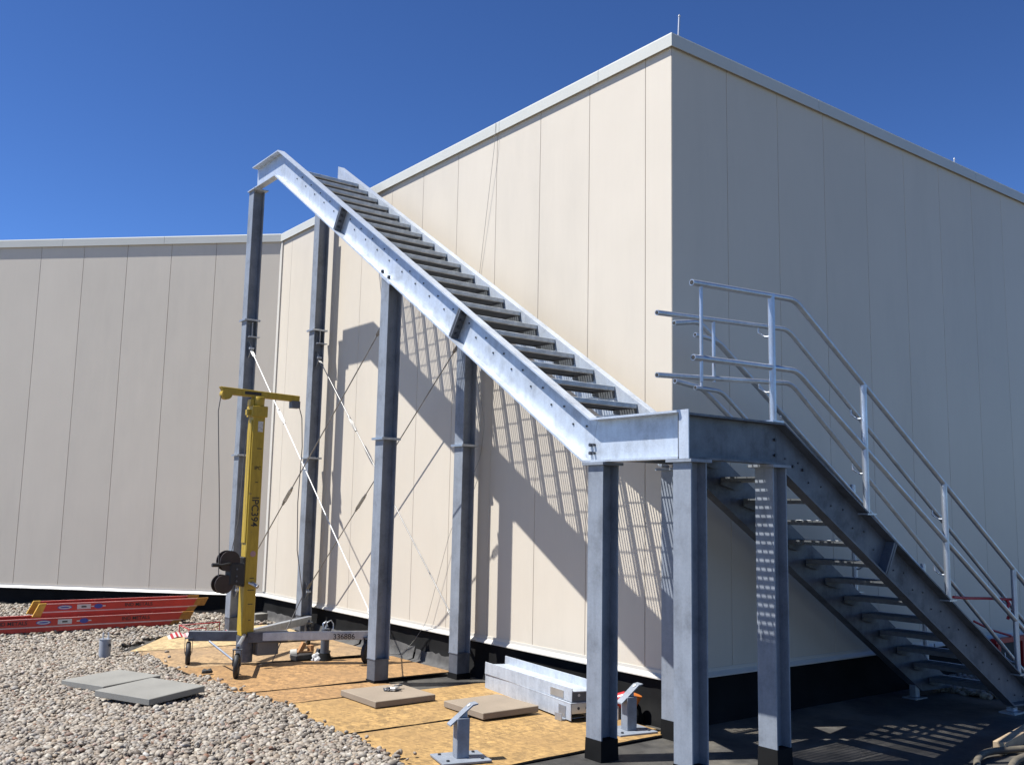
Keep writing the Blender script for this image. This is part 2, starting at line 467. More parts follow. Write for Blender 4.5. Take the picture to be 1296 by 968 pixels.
# landing beams
def hb(p0, p1, fm, name='landing_beam', mat=MG, zt=ZL, zb=ZLB, par=st):
    return channel([(p0, zt), (p1, zt)], [(p0, zb), (p1, zb)], fm).build(name, mat, par)
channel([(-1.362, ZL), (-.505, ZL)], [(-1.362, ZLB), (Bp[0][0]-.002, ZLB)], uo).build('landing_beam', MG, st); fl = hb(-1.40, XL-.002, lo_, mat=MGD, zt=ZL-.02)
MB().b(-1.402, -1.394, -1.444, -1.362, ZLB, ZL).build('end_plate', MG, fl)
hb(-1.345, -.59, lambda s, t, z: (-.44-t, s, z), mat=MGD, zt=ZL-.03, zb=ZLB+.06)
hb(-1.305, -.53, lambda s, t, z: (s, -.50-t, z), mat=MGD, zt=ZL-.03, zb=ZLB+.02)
# connection plates with bolts between sloping and level beams
m = MB()
for z in (2.09, 2.15): m.cyl((-1.342, -.44, z), (-1.32, -.44, z), .013, 6); m.cyl((-1.342, -.475, z), (-1.32, -.475, z), .010, 6)
o = m.build('bolt', MBOLT, s_out); o['kind'] = 'stuff'
# seam and bolts at the knees
m = MB()
for x, z in ((-.42, 2.20), (-.42, 2.09), (-.22, 2.02), (-.10, 2.0), (.98, 1.33), (.93, 1.26)): m.cyl((x, -1.376, z), (x, -1.359, z), .011, 6)
o = m.build('bolt', MBOLT, l_out); o['kind'] = 'stuff'
# end-plate splices across the outer stringer
for (Y, par, fm, zf, dd, sgn, sl_) in ((3.55, s_out, uo, zu, dU, 1, mU), (1.19, s_out, uo, zu, dU, 1, mU), (3.55, s_in, ui, zu, dU, 1, mU), (1.19, s_in, ui, zu, dU, 1, mU), (.98, l_out, lo_, zl, dL, -1, -mLw)):
    a = math.atan(sl_); T_ = Vector((Y, zf(Y))); along = Vector((cos(a), sin(a))); perp = Vector((sin(a), -cos(a)))
    for k in (-.022, .004):
        q0 = T_+along*k+perp*.016; q1 = q0+perp*(.305-.032); w = along*.018
        pl = [q0, q0+w, q1+w, q1]
        MB().prism([fm(p[0], .002, p[1]) for p in pl], [fm(p[0], FW-.0005, p[1]) for p in pl]).build('splice_plate', MGD, par)
    m = MB()
    for i in range(4):
        c = T_+perp*(.05+.065*i)+along*-.022
        e = c-along*.016*(1 if sgn > 0 else -1)
        c2 = c+along*.05*(0 if sgn > 0 else 1)
        m.cyl(fm(c2[0], .036, c2[1]), fm(*( (c2-along*.018)[0], .036, (c2-along*.018)[1])), .014, 6)
    o = m.build('bolt', MBOLT, par); o['kind'] = 'stuff'

# treads ---------------------------------------------------------------
def grate(Lx, D, nb, h=.028, t=.005, cs=.1):
    m = MB()
    for i in range(nb):
        y = .02+(D-.03)*i/(nb-1); m.b(0, Lx, y-t/2, y+t/2, -h, 0)
    m.b(0, Lx, D-.010, D-.004, -.038, 0)
    k = int(Lx/cs)
    for i in range(k+1):
        x = .02+(Lx-.04)*i/k; m.b(x-.0025, x+.0025, .02, D-.01, -.0065, -.0005)
    return m
TL = .720; D = .262
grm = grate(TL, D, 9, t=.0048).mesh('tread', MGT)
nsm = MB().b(0, TL, -.012, .016, -.036, .002).mesh('nosing', MGD, bevel=.003)
MNOS = NT('checker_nosing'); _n = MNOS.n('TexVoronoi', Scale=60.); MNOS.l(MNOS.co(), _n.inputs['Vector'])
MNOS.bump(_n.outputs['Distance'], .5, .006); MNOS = MNOS.set(MNOS.ramp(MNOS.noise(MNOS.co(), 12, 5), [(.3, (.34, .365, .375)), (.7, (.54, .57, .58))]), .5, .25)
nsm.materials.clear(); nsm.materials.append(MNOS)
# riser strip just under the nosing and end plates
epm = MB().prism([(0, -.012, -.001), (0, D-.003, -.001), (0, D-.003, -.06), (0, .10, -.095), (0, -.012, -.095)], [(.006, -.012, -.001), (.006, D-.003, -.001), (.006, D-.003, -.06), (.006, .10, -.095), (.006, -.012, -.095)]).mesh('end_plate', MGT)
blm = MB().cyl((0, 0, 0), (-.02, 0, 0), .011, 6).mesh('bolt', MBOLT)
run = .2574
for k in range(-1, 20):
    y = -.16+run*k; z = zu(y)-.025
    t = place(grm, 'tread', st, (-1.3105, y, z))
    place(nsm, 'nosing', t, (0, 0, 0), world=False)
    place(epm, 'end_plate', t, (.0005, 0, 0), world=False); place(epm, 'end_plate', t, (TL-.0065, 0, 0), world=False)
m = MB()
for k in range(-1, 20):
    y = -.16+run*k; z = zu(y)-.025
    for yy, zz_ in ((y+.03, z-.075), (y+.18, z-.05)):
        m.cyl((-1.328, yy, zz_), (-1.3195, yy, zz_), .008, 6)
o = m.build('bolt', MBOLT, s_out); o['kind'] = 'stuff'
# lower flight, treads turned so that the nosing faces +X
runL = .27
m = MB()
for k in range(0, 13):
    x = -.12+runL*k; z = zl(x)-.025
    if z < .1: break
    t = place(grm, 'tread', st, (x, -1.33, z), (0, 0, pi/2))
    place(nsm, 'nosing', t, (0, 0, 0), world=False)
    place(epm, 'end_plate', t, (.0005, 0, 0), world=False); place(epm, 'end_plate', t, (TL-.0065, 0, 0), world=False)
    for xx, zz_ in ((x-.03, z-.075), (x-.18, z-.05)): m.cyl((xx, -1.367, zz_), (xx, -1.3595, zz_), .007, 6)
o = m.build('bolt', MBOLT, l_out); o['kind'] = 'stuff'
# landing floor grating, two panels
for y0, y1 in ((-1.34, -.965), (-.955, -.60)):
    m = MB(); x0, x1 = -1.30, -.545
    nx = int((x1-x0)/.0295)
    for i in range(nx+1):
        x = x0+(x1-x0)*i/nx; m.b(x-.0035, x+.0035, y0, y1, ZL-.072, ZL-.045)
    for i in range(8): y = y0+.02+(y1-y0-.04)*i/7; m.b(x0, x1, y-.005, y+.005, ZL-.052, ZL-.0455)
    m.build('landing_grating', MGD, st)

# columns ---------------------------------------------------------------
def column(cx, cy, ztop, stub, splices=(), h=.076, fl_=.011, wb=.008, cap=True):
    z0 = gz(cy)
    zt = ztop if callable(ztop) else (lambda y: ztop)
    I = [(-h, -h), (-h+fl_, -h), (-h+fl_, -wb/2), (h-fl_, -wb/2), (h-fl_, -h), (h, -h), (h, h), (h-fl_, h), (h-fl_, wb/2), (-h+fl_, wb/2), (-h+fl_, h), (-h, h)]
    m = MB(); m.prism([(cx+a, cy+b_, z0+stub) for a, b_ in I], [(cx+a, cy+b_, zt(cy+b_)) for a, b_ in I])
    c = m.build('column', MGC, st)
    if stub > .05:
        MB().b(cx-h+.001, cx+h-.001, cy-h+.001, cy+h-.001, z0+.0, z0+stub-.004).build('base_stub', MGD, c, bevel=.004)
        MB().b(cx-h-.004, cx+h+.004, cy-h-.004, cy+h+.004, z0+stub-.006, z0+stub+.002).build('base_plate', MGD, c)
    b1 = MB(); hh = h+.003
    b1.prism([(cx+a*(hh+.003), cy+b_*(hh+.004), z0-.01) for a, b_ in ((-1, -1), (1, -1), (1, 1), (-1, 1))], [(cx+a*hh, cy+b_*hh, z0+(.05 if stub > .05 else .135)) for a, b_ in ((-1, -1), (1, -1), (1, 1), (-1, 1))])
    b1.build('base_boot', MBK, c)
    for z in splices:
        MB().b(cx-h-.028, cx+h+.028, cy-h-.028, cy+h+.028, z-.011, z-.0005).build('splice_plate', MGP, c)
        MB().b(cx-h-.028, cx+h+.028, cy-h-.028, cy+h+.028, z+.0005, z+.011).build('splice_plate', MGP, c)
    return c
MGC = galv('galvanized_column', (.205, .228, .262), .5, .10, .32)
ub = lambda y: zu(y)-dU-.013
xo, xi = -1.318, -.442
c1 = column(xo, -.565, ZLB-.022, .02); c2 = column(xo+.01, -1.37, ZLB-.022, .02)
c3 = column(-.478, -1.37, ZLB-.022, .02); c4 = column(xi, -.44, ZLB-.022, .02)
for (x, y) in ((xo, -.565), (xo+.01, -1.37), (-.478, -1.37), (xi, -.44)):
    MB().b(x-.10, x+.10, y-.10, y+.12, ZLB-.021, ZLB-.002).build('cap_plate', MGC, st)
p2 = column(xo, 2.53, ub, .24, (2.33,)); b2_ = column(xi, 2.45, ub, .24, (2.31,))
p3 = column(xo, 6.16, TOP-.33, .24, (4.03, 2.29)); b3_ = column(xi, 6.0, TOP-.42, .24, (3.99, 2.29))
for x, y in ((xo, 2.53), (xi, 2.45)):
    m = MB(); a = math.atan(mU)
    m.box((x, y, zu(y)-dU-.008), (.17, .2/cos(a), .012), Rx(a)); m.build('cap_plate', MG, st)
    if x == xo:
        m = MB()
        for yy in (y+.11, y-.02): m.cyl((x-.05, yy, zu(yy)-dU+.01), (x-.05, yy, zu(yy)-dU+.045), .016, 6)
        m.build('bolt', MBOLT, st)
for x, y in ((xo, 6.13), ):
    MB().b(x-.1, x+.1, y-.11, y+.11, TOP-.33, TOP-.3165).build('cap_plate', MG, st)

# bracing rods ----------------------------------------------------------
def gusset(parent, x, y, z, sy, up=1):
    m = MB(); s = sy
    m.prism([(x-.005, y, z-.12*up), (x-.005, y, z+.1*up), (x-.005, y+.11*s, z+.0), (x-.005, y+.09*s, z-.03*up)], [(x+.005, y, z-.12*up), (x+.005, y, z+.1*up), (x+.005, y+.11*s, z), (x+.005, y+.09*s, z-.03*up)])
    m.b(x-.03, x+.03, y+.06*s, y+.11*s, z-.01, z+.01)
    m.cyl((x-.03, y+.085*s, z-.005), (x+.03, y+.085*s, z-.005), .014, 8)
    return m.build('gusset_plate', MG, parent)
def rod(x, ya, za, yb, zb, mat, tb=.45, r=.0065):
    A = Vector((x, ya, za)); B_ = Vector((x, yb, zb)); d = (B_-A).normalized()
    rd = MB().tube([A, B_], r, 8).build('brace_rod', mat, st)
    c = A+(B_-A)*tb; m = MB()
    side = Vector((1, 0, 0))
    for s in (-1, 1): m.tube([c-d*.13+side*.0, c-d*.10+side*.017*s, c+d*.10+side*.017*s, c+d*.13], .006, 6)
    m.cyl(c-d*.15, c-d*.11, .014, 8); m.cyl(c+d*.11, c+d*.15, .014, 8)
    m.build('turnbuckle', mat, rd)
    m = MB()
    for P_, s in ((A, 1), (B_, -1)):
        m.tube([P_+d*s*.02, P_+d*s*.04+side*.016, P_+d*s*.14+side*.016, P_+d*s*.17], .006, 6)
        m.tube([P_+d*s*.02, P_+d*s*.04-side*.016, P_+d*s*.14-side*.016, P_+d*s*.17], .006, 6)
    m.build('clevis', mat, rd)
for x, pa, pb, yA, yB, mat1, mat2, hiA, loA, hiB, loB in ((xo, p3, p2, 6.16, 2.53, MRODW, MROD, 3.66, .62, 3.5, .56), (xi, b3_, b2_, 6.0, 2.45, MROD, MROD, 3.62, .58, 3.42, .53)):
    gusset(pa, x, yA-.01, hiA, -1); gusset(pb, x, yB+.01, loB, 1, -1)
    gusset(pa, x, yA-.01, loA, -1, -1); gusset(pb, x, yB+.01, hiB, 1)
    rod(x, yA-.10, hiA-.02, yB+.10, loB+.02, mat1, .30)
    rod(x-.022, yA-.10, loA+.02, yB+.10, hiB-.02, mat2, .40)
# little shelf angles seen on the columns above the rods
for x, y, par in ((xo, 6.08, p3), (xi, 5.92, b3_)):
    MB().b(x-.05, x+.09, y-.06, y+.02, 3.80, 3.812).b(x-.004, x+.004, y-.02, y+.05, 3.82, 4.0).build('bracket', MGP, par)

# handrails -------------------------------------------------------------
PR = .0215
def bend(pts, r=.07, n=4):
    pts = [Vector(p) for p in pts]; out = [pts[0]]
    for i in range(1, len(pts)-1):
        a = (pts[i-1]-pts[i]).normalized(); b_ = (pts[i+1]-pts[i]).normalized()
        s = pts[i]+a*r; e = pts[i]+b_*r
        for k in range(n+1):
            t = k/n; out.append(s*(1-t)**2+pts[i]*2*t*(1-t)+e*t*t)
    return out+[pts[-1]]
MI = simple('pipe_inside', (.02, .02, .022), .8)
def rail(par, y, x0, z0, xb_, zb, slope, xe, name='rail', r=PR):
    pts = bend([(x0, y, z0), (xb_, y, zb), (xe, y, zb-slope*(xe-xb_))])
    o = MB().tube(pts, r, 12).build(name, MGP, par)
    MB().cyl((x0-.002, y, z0), (x0+.02, y, z0), r*.72, 10).build('pipe_opening', MI, o)
    return o
def handrail(y, yh, front):
    dx = 0 if front else .72
    hr = MB()
    x0 = -1.315 if front else -.56
    posts = [(-.48, ZL-.02), (.645, zl(.645)), (1.795, zl(1.795)), (2.945, zl(2.945))]
    sg = .635
    top = rail(st, y, x0, 3.185 if front else 3.14, -.21 if front else -.27, 3.235 if front else 3.19, sg, 3.75, 'guard_rail')
    mid = rail(st, y, x0+.01, 2.685, -.20 if front else -.24, 2.712 if front else 2.66, sg-.02, 3.75, 'guard_rail')
    h0 = -1.54 if front else -.43
    hr1 = rail(st, yh, h0, 2.965 if front else 3.05, -.16, 3.035, .66 if front else .64, 3.75, 'handrail', .018)
    hr2 = rail(st, yh, h0, 2.555 if front else 2.635, -.13, 2.635, .69 if front else .66, 3.72, 'handrail', .018)
    for i, (x, z) in enumerate(posts if front else posts[1:]):
        zt = (3.235 if x < 0 else 3.235-sg*(x+.21))
        zbm = z+.0
        pm = MB(); pm.cyl((x, y, zbm), (x, y, zt), .0245, 14)
        po = pm.build('post', MGP, st)
        MB().b(x-.06, x+.06, y-.045, y+.045, zbm-.0, zbm+.012).build('base_plate', MGP, po)
        # brackets carrying the two handrails
        for nm, zb0, s_ in (('a', 3.035, .66), ('b', 2.635, .69)):
            zz0 = zb0 if x < 0 else zb0-s_*(x+.15)
            zz0 += (-.0 if x > 0 else -.02)
            MB().tube([(x, y, zz0-.085), (x-.01, (y+yh)/2, zz0-.085), (x-.02, yh, zz0-.05), (x-.02, yh, zz0-.01)], .007, 6).build('bracket', MGP, po)
    # vertical closing bars at the open ends
    for (x, a, b_, yy) in (((-1.225, 2.53, 3.19, y), (-.985, 2.56, 3.0, yh)) if front else ((-.36, 2.62, 3.04, yh), )):
        MB().cyl((x, yy, a), (x, yy, b_), .012, 8).build('closing_bar', MGP, st)
handrail(-1.40, -1.30, True)
handrail(-.54, -.64, False)
# feet of the lower flight
for y, x in ((-.55, 2.70), (-1.385, 2.83)):
    m = MB(); m.b(x-.035, x+.035, y-.03, y+.03, .01, zl(x)-dL+.02); m.b(x-.1, x+.1, y-.07, y+.07, -.012, .006)
    m.build('foot', MGP, st)

# ------------------------------------------------------------------ OSB sheets
def sheet(quad, mat, z, th, label, warp=.004):
    m = MB(); nx, ny = 10, 5; a, b_, c, d = [Vector((x, y)) for x, y in quad]
    # quad: near-left, near-right, far-right, far-left
    top = []; 
    for j in range(ny+1):
        for i in range(nx+1):
            u, v = i/nx, j/ny
            p = a*(1-u)*(1-v)+b_*u*(1-v)+c*u*v+d*(1-u)*v
            top.append((p.x, p.y, gz(p.y)+z+random.uniform(-warp, warp)*.4+warp*sin(u*5+v*3+a.x)))
    nn = len(top); bot = [(x, y, zz-th) for x, y, zz in top]
    W_ = nx+1
    fs = [(j*W_+i, j*W_+i+1, (j+1)*W_+i+1, (j+1)*W_+i) for j in range(ny) for i in range(nx)]
    m.add(top+bot, fs+[tuple(nn+k for k in reversed(f)) for f in fs])
    ring = [i for i in range(W_)]+[j*W_+nx for j in range(1, ny+1)]+[ny*W_+i for i in range(nx-1, -1, -1)]+[j*W_ for j in range(ny-1, 0, -1)]
    m.add(top+bot, [(ring[k], ring[(k+1) % len(ring)], nn+ring[(k+1) % len(ring)], nn+ring[k]) for k in range(len(ring))])
    o = m.build('osb_sheet', [mat, MOSBE])
    for p in o.data.polygons:
        if abs(p.normal.z) < .5: p.material_index = 1
    return solo(o, label, 'OSB sheet', 'OSB sheets laid on the flat roof')
Z1 = .018
sheet([(-2.62, -.41), (-.42, -.37), (-.42, .85), (-2.58, .842)], MOSB, Z1, .012, 'yellow OSB sheet nearest the camera, under the front anchor bracket')
sheet([(-2.54, .885), (-.36, .875), (-.36, 2.01), (-2.58, 2.015)], MOSB, Z1+.008, .012, 'golden OSB sheet with two concrete pavers lying on it')
sheet([(-2.60, 2.05), (-1.27, 2.045), (-1.27, 2.55), (-2.60, 2.57)], MOSB2, Z1+.012, .012, 'narrow orange OSB strip left of the nearest tall column foot')
sheet([(-2.64, 2.615), (-.44, 2.57), (-.44, 3.74), (-2.70, 4.05)], MOSB2, Z1+.018, .012, 'orange brown OSB sheet under the nearest casters of the yellow lift')
sheet([(-2.72, 4.10), (-.44, 3.93), (-.44, 5.20), (-2.82, 5.30)], MOSB3, Z1+.014, .012, 'worn brown OSB sheet below the lift mast with dark stains')
sheet([(-2.80, 5.315), (-.44, 5.22), (-.50, 6.42), (-2.1, 6.30)], MOSB4, Z1+.022, .012, 'pale OSB sheet farthest left beside the gravel')
sheet([(-1.95, 6.35), (-.50, 6.44), (-.52, 6.95), (-1.5, 7.05)], MOSB4, Z1, .012, 'pale OSB offcut farthest back near the inner corner of the walls')

# ------------------------------------------------------------------ pavers
def paver(q, z, mat, label, grp):
    m = MB(); top = z
    m.prism([(x, y, gz(y)+z-.05+dz) for x, y, dz in q], [(x, y, gz(y)+z+dz) for x, y, dz in q])
    return solo(m.build('concrete_paver', mat, bevel=.004), label, 'paver', grp)
def sq(cx, cy, a, s=.305, t=(0, 0)):
    out = []
    for u, v in ((-1, -1), (1, -1), (1, 1), (-1, 1)):
        x = (u*cos(a)-v*sin(a))*s; y = (u*sin(a)+v*cos(a))*s
        out.append((cx+x, cy+y, t[0]*x+t[1]*y))
    return out
GP = 'square concrete roof pavers'
paver(sq(-3.39, 2.61, .47, .30, (.01, .02)), .152, MPAV, 'grey concrete paver on the gravel, nearer one of the overlapping pair', GP)
paver(sq(-3.48, 3.42, .37, .29, (.03, -.01)), .118, MPAV, 'grey concrete paver on the gravel, half hidden behind the nearer paver', GP)
paver(sq(-1.64, 1.78, .02, .295), .085, MPAV2, 'dusty concrete paver on OSB with scattered clips and tools on it', GP)
paver(sq(-1.145, .955, .0, .28), .085, MPAV2, 'pale dusty concrete paver on OSB left of the stacked channels', GP)
# small clips lying on the left OSB paver
bz = gz(1.8)+.086
m = MB()
for i in range(5):
    a = random.uniform(0, pi); cx, cy = -1.60+random.uniform(-.09, .12), 1.82+random.uniform(-.06, .06)
    m.tube([(cx+.035*cos(a+t), cy+.02*sin(a+t), bz+.008+.006*i) for t in np.linspace(0, 5, 9)], .006, 6)
solo(m.build('cable_clips', MBOLT), 'small dark loops of wire clips on the dusty paver', 'clips')
m = MB(); m.box((-1.56, 1.80, bz+.018), (.09, .05, .03), Rz(.5)); m.box((-1.62, 1.83, bz+.012), (.05, .04, .02), Rz(1.1))
solo(m.build('clamp_block', MALU, bevel=.005), 'small silver clamp lying on the dusty paver', 'clamp')

# ------------------------------------------------------------------ gravel (stuff)
def stone_sources(n=9):
    col = bpy.data.collections.new('stones')
    for k in range(n):
        bm = bmesh.new(); bmesh.ops.create_icosphere(bm, subdivisions=2, radius=1)
        ph = rng.uniform(0, 6, 3); sc = (1, random.uniform(.65, .95), random.uniform(.42, .7))
        for v in bm.verts:
            c = v.co; d_ = 1+.13*sin(2.3*c.x+ph[0]+c.y)+.12*sin(2.9*c.y+ph[1]-c.z)+.1*sin(3.1*c.z+ph[2]+c.x)
            v.co = Vector((c.x*sc[0], c.y*sc[1], c.z*sc[2]))*d_
        me = bpy.data.meshes.new('stone'); bm.to_mesh(me); bm.free()
        me.polygons.foreach_set('use_smooth', [True]*len(me.polygons)); me.materials.append(MST)
        col.objects.link(bpy.data.objects.new('stone', me))
    return col
STC = stone_sources()
def scatter_group():
    ng = bpy.data.node_groups.new('scatter', 'GeometryNodeTree')
    ng.interface.new_socket('Geometry', in_out='INPUT', socket_type='NodeSocketGeometry')
    ng.interface.new_socket('Geometry', in_out='OUTPUT', socket_type='NodeSocketGeometry')
    N = ng.nodes; Lk = ng.links
    gi = N.new('NodeGroupInput'); go = N.new('NodeGroupOutput')
    iop = N.new('GeometryNodeInstanceOnPoints'); ci = N.new('GeometryNodeCollectionInfo')
    ci.inputs['Collection'].default_value = STC; ci.inputs['Separate Children'].default_value = True; ci.inputs['Reset Children'].default_value = True
    iop.inputs['Pick Instance'].default_value = True
    Lk.new(gi.outputs[0], iop.inputs['Points']); Lk.new(ci.outputs[0], iop.inputs['Instance'])
    for nm, typ, sock in (('rot', 'FLOAT_VECTOR', 'Rotation'), ('siz', 'FLOAT', 'Scale'), ('idx', 'INT', 'Instance Index')):
        a = N.new('GeometryNodeInputNamedAttribute'); a.data_type = typ; a.inputs['Name'].default_value = nm
        Lk.new(a.outputs['Attribute'], iop.inputs[sock])
    Lk.new(iop.outputs[0], go.inputs[0]); return ng
SG = scatter_group()
def scatter(name, P, rot, siz):
    me = bpy.data.meshes.new(name); me.vertices.add(len(P)); me.vertices.foreach_set('co', P.astype(np.float32).ravel())
    a = me.attributes.new('rot', 'FLOAT_VECTOR', 'POINT'); a.data.foreach_set('vector', rot.astype(np.float32).ravel())
    a = me.attributes.new('siz', 'FLOAT', 'POINT'); a.data.foreach_set('value', siz.astype(np.float32))
    a = me.attributes.new('idx', 'INT', 'POINT'); a.data.foreach_set('value', rng.integers(0, 9, len(P)).astype(np.int32))
    o = bpy.data.objects.new(name, me); C.objects.link(o); md = o.modifiers.new('scatter', 'NODES'); md.node_group = SG
    o['kind'] = 'stuff'; return o
def clipwall(x, y, m=.05):   # inside the roof area in front of wall C
    return ((x-OB.x)*nC.x+(y-OB.y-L)*nC.y) > m
def hgt(x, y):
    return .012*np.sin(1.7*x+.6*y)+.012*np.sin(2.3*y-.8*x+1)+.006*np.sin(6*x+1)*np.sin(5*y)
def region(n, x0, x1, y0, y1, test, zoff, s0, s1, jit):
    x = rng.uniform(x0, x1, n); y = rng.uniform(y0, y1, n); k = test(x, y); x = x[k]; y = y[k]; n = len(x)
    s = rng.uniform(s0, s1, n)*np.where(rng.random(n) < .12, 1.35, 1.); z = gz(y)+zoff+hgt(x, y)+rng.uniform(0, jit, n)
    rot = np.stack([rng.normal(0, .45, n), rng.normal(0, .45, n), rng.uniform(0, 6.28, n)], 1)
    return np.stack([x, y, z], 1), rot, s
def edge(y):   # ragged border of the gravel against the sheets
    e = np.interp(y, [-3, -.5, .0, .9, 2, 3.5, 4.1, 5.2, 5.8, 6.3], [-2.9, -2.72, -2.66, -2.56, -2.62, -2.68, -2.75, -2.84, -2.80, -2.2])
    return e+.05*np.sin(4.3*y)+.03*np.sin(11*y+1)
def tA(x, y): return (x < edge(y)+np.where(rng.random(len(x)) < .012, rng.exponential(.16, len(x)), rng.normal(0, .04, len(x)))) & clipwall(x, y, .06) & (y < 6.3)
def tB(x, y): return (y > 6.3+np.clip((x+2.3)*.15, -1, .12)) & clipwall(x, y, .06) & ((x < -1.2) | (y > 7.0)) & (x < -.36)
Ps = []; 
Ps.append(region(105000, -6.6, -2.4, -2.2, 6.3, tA, .028, .009, .027, .028))
Ps.append(region(42000, -6.6, -.1, 6.3, 13.2, tB, .016, .012, .030, .028))
P_, R_, S_ = [np.concatenate([q[i] for q in Ps]) for i in range(3)]
# drop stones under the nearer pavers only where they would poke through
scatter('gravel', P_, R_, S_)
# loose stones over the sheet edges and a heap beyond the stair foot
def tR(x, y): return (y < -.30) & (y > -1.0-(x-3.4)*.1)
q = region(9000, 3.25, 6.5, -1.9, -.12, tR, .012, .015, .04, .05); scatter('gravel_heap', *q)
# gravel bed sheet
m = MB(); bx = [-40, -6.7, -2.6]; 
ysb = [-8, -2, 0, .9, 2, 3.5, 4.1, 5.2, 5.8, 6.4]
exb = [-3.1, -2.85, -2.72, -2.62, -2.66, -2.7, -2.78, -2.86, -2.84, -2.3]
vv = []
for y, e in zip(ysb, exb): vv += [(-40, y, gz(y)+.014), (e, y, gz(y)+.014)]
m.add(vv, [(2*i, 2*i+1, 2*i+3, 2*i+2) for i in range(len(ysb)-1)])
m.add([(-40, 6.4, gz(6.4)+.014), (-1.3, 6.4, gz(6.4)+.014), (-1.3, 7.0, gz(7.2)+.014), (-.1, 7.05, gz(7.2)+.014), (-.1, L+.2, gz(L)+.014), (-8.5, 16.5, gz(16)+.014), (-40, 16.5, gz(16)+.014)], [tuple(range(7))])
o = m.build('gravel_bed', MSUB); o['kind'] = 'structure'
# unseen gravel sheet added behind the camera for warm bounce on shaded walls
MFIELD = simple('gravel_field', (.20, .17, .135), .9, 0, .45, 45, .6)
o = MB().add([(-60, -60, .012), (-4, -60, .012), (-4, -3.4, .012), (-6.6, -3.4, .012), (-6.6, 16, .135), (-60, 16, .135)], [(0, 1, 2, 3), (0, 3, 4, 5)]).build('gravel_field', MFIELD); o['kind'] = 'structure'
# dark soil scraps between gravel and curb
m = MB()
for i in range(120):
    x = -1.9+random.gauss(0, .25); y = 7.6+random.gauss(0, .22); s = random.uniform(.01, .035)
    m.box((x, y, gz(y)+.055+random.uniform(0, .03)), (s*1.6, s, s*.6), Rz(random.uniform(0, 3)) @ Rx(random.uniform(-.6, .6)))
o = m.build('dark_debris', simple('dark_debris', (.03, .025, .02), .9)); o['kind'] = 'stuff'

# ------------------------------------------------------------------ material lift
zf = gz(4)+.018
lift = thing('material_lift', 'yellow portable material lift with galvanized wheeled base beside the tall columns', 'lift', (-2.05, 4.0, zf))
mx, my = -2.03, 4.02
def beamxy(m, a, b_, w, h, z):
    a = Vector((a[0], a[1], z)); b_ = Vector((b_[0], b_[1], z)); d = b_-a; ang = math.atan2(d.y, d.x)
    m.box((a+b_)/2, (d.length, w, h), Rz(ang)); return m
legA = beamxy(MB(), (mx+.08, my-.06), (-.86, 3.50), .06, .085, zf+.29).build('leg', MGP, lift, bevel=.004)
legB = beamxy(MB(), (mx+.06, my+.12), (-.82, 5.05), .06, .085, zf+.29).build('leg', MGP, lift, bevel=.004)
lettering('336886', .075, MBLACKP, legA, (-1.17, 3.505, zf+.29), (1.03, -.405, 0), (0, 0, 1))
cross = beamxy(MB(), (-2.50, 4.33), (mx+.10, my-.02), .06, .10, zf+.29).build('crossbeam', MGD, lift, bevel=.004)
beamxy(MB(), (mx+.0, my-.04), (-1.62, 3.90), .10, .105, zf+.285).build('crossbeam', MGD, lift, bevel=.004)
m = MB(); m.tube([(mx-.04, my-.08, zf+.31), (-2.37, 3.34, zf+.30)], .02, 8); m.tube([(-2.36, 4.12, zf+.25), (-2.36, 3.46, zf+.15)], .011, 6)
m.build('brace', MWHITE if False else MGP, lift)
def caster(x, y, a, zt=.25):
    z = zf; r = .118
    d = Vector((cos(a), sin(a), 0)); ax = Vector((-sin(a), cos(a), 0)); c = Vector((x, y, z+r))
    w = MB()
    prof = [(.021, .60), (.024, .82), (.020, .94), (.010, 1.0), (-.010, 1.0), (-.020, .94), (-.024, .82), (-.021, .60)]
    n = 24; vs = []
    for i in range(n):
        t = 2*pi*i/n; rad = d*cos(t)+Vector((0, 0, 1))*sin(t)
        for o_, rr in prof: vs.append(c+ax*o_+rad*r*rr)
    K = len(prof); w.add(vs, [(i*K+k, ((i+1) % n)*K+k, ((i+1) % n)*K+(k+1) % K, i*K+(k+1) % K) for i in range(n) for k in range(K)], True)
    wh = w.build('caster', MRUB, lift)
    MB().cyl(c-ax*.016, c+ax*.016, r*.62, 16).cyl(c-ax*.03, c+ax*.03, .02, 10).build('hub', MGD, wh)
    f = MB()
    for s in (-1, 1):
        p0 = c+ax*.034*s; f.prism([p0+d*.03, p0-d*.03, p0-d*.035+Vector((0, 0, r+.03)), p0+d*.035+Vector((0, 0, r+.03))], [q_+ax*.005*s for q_ in (p0+d*.03, p0-d*.03, p0-d*.035+Vector((0, 0, r+.03)), p0+d*.035+Vector((0, 0, r+.03)))])
    f.box(c+Vector((0, 0, r+.033)), (.08, .085, .008), Rz(a)); f.cyl(c+Vector((0, 0, r+.03)), c+Vector((0, 0, max(zt-r, r+.06))), .016, 10)
    f.build('fork', MGD, wh)
caster(-2.50, 4.32, 1.25, .26); caster(-2.38, 3.33, 1.1, .30); caster(-.90, 3.47, .5, .27); caster(-.86, 4.98, 1.2, .27)
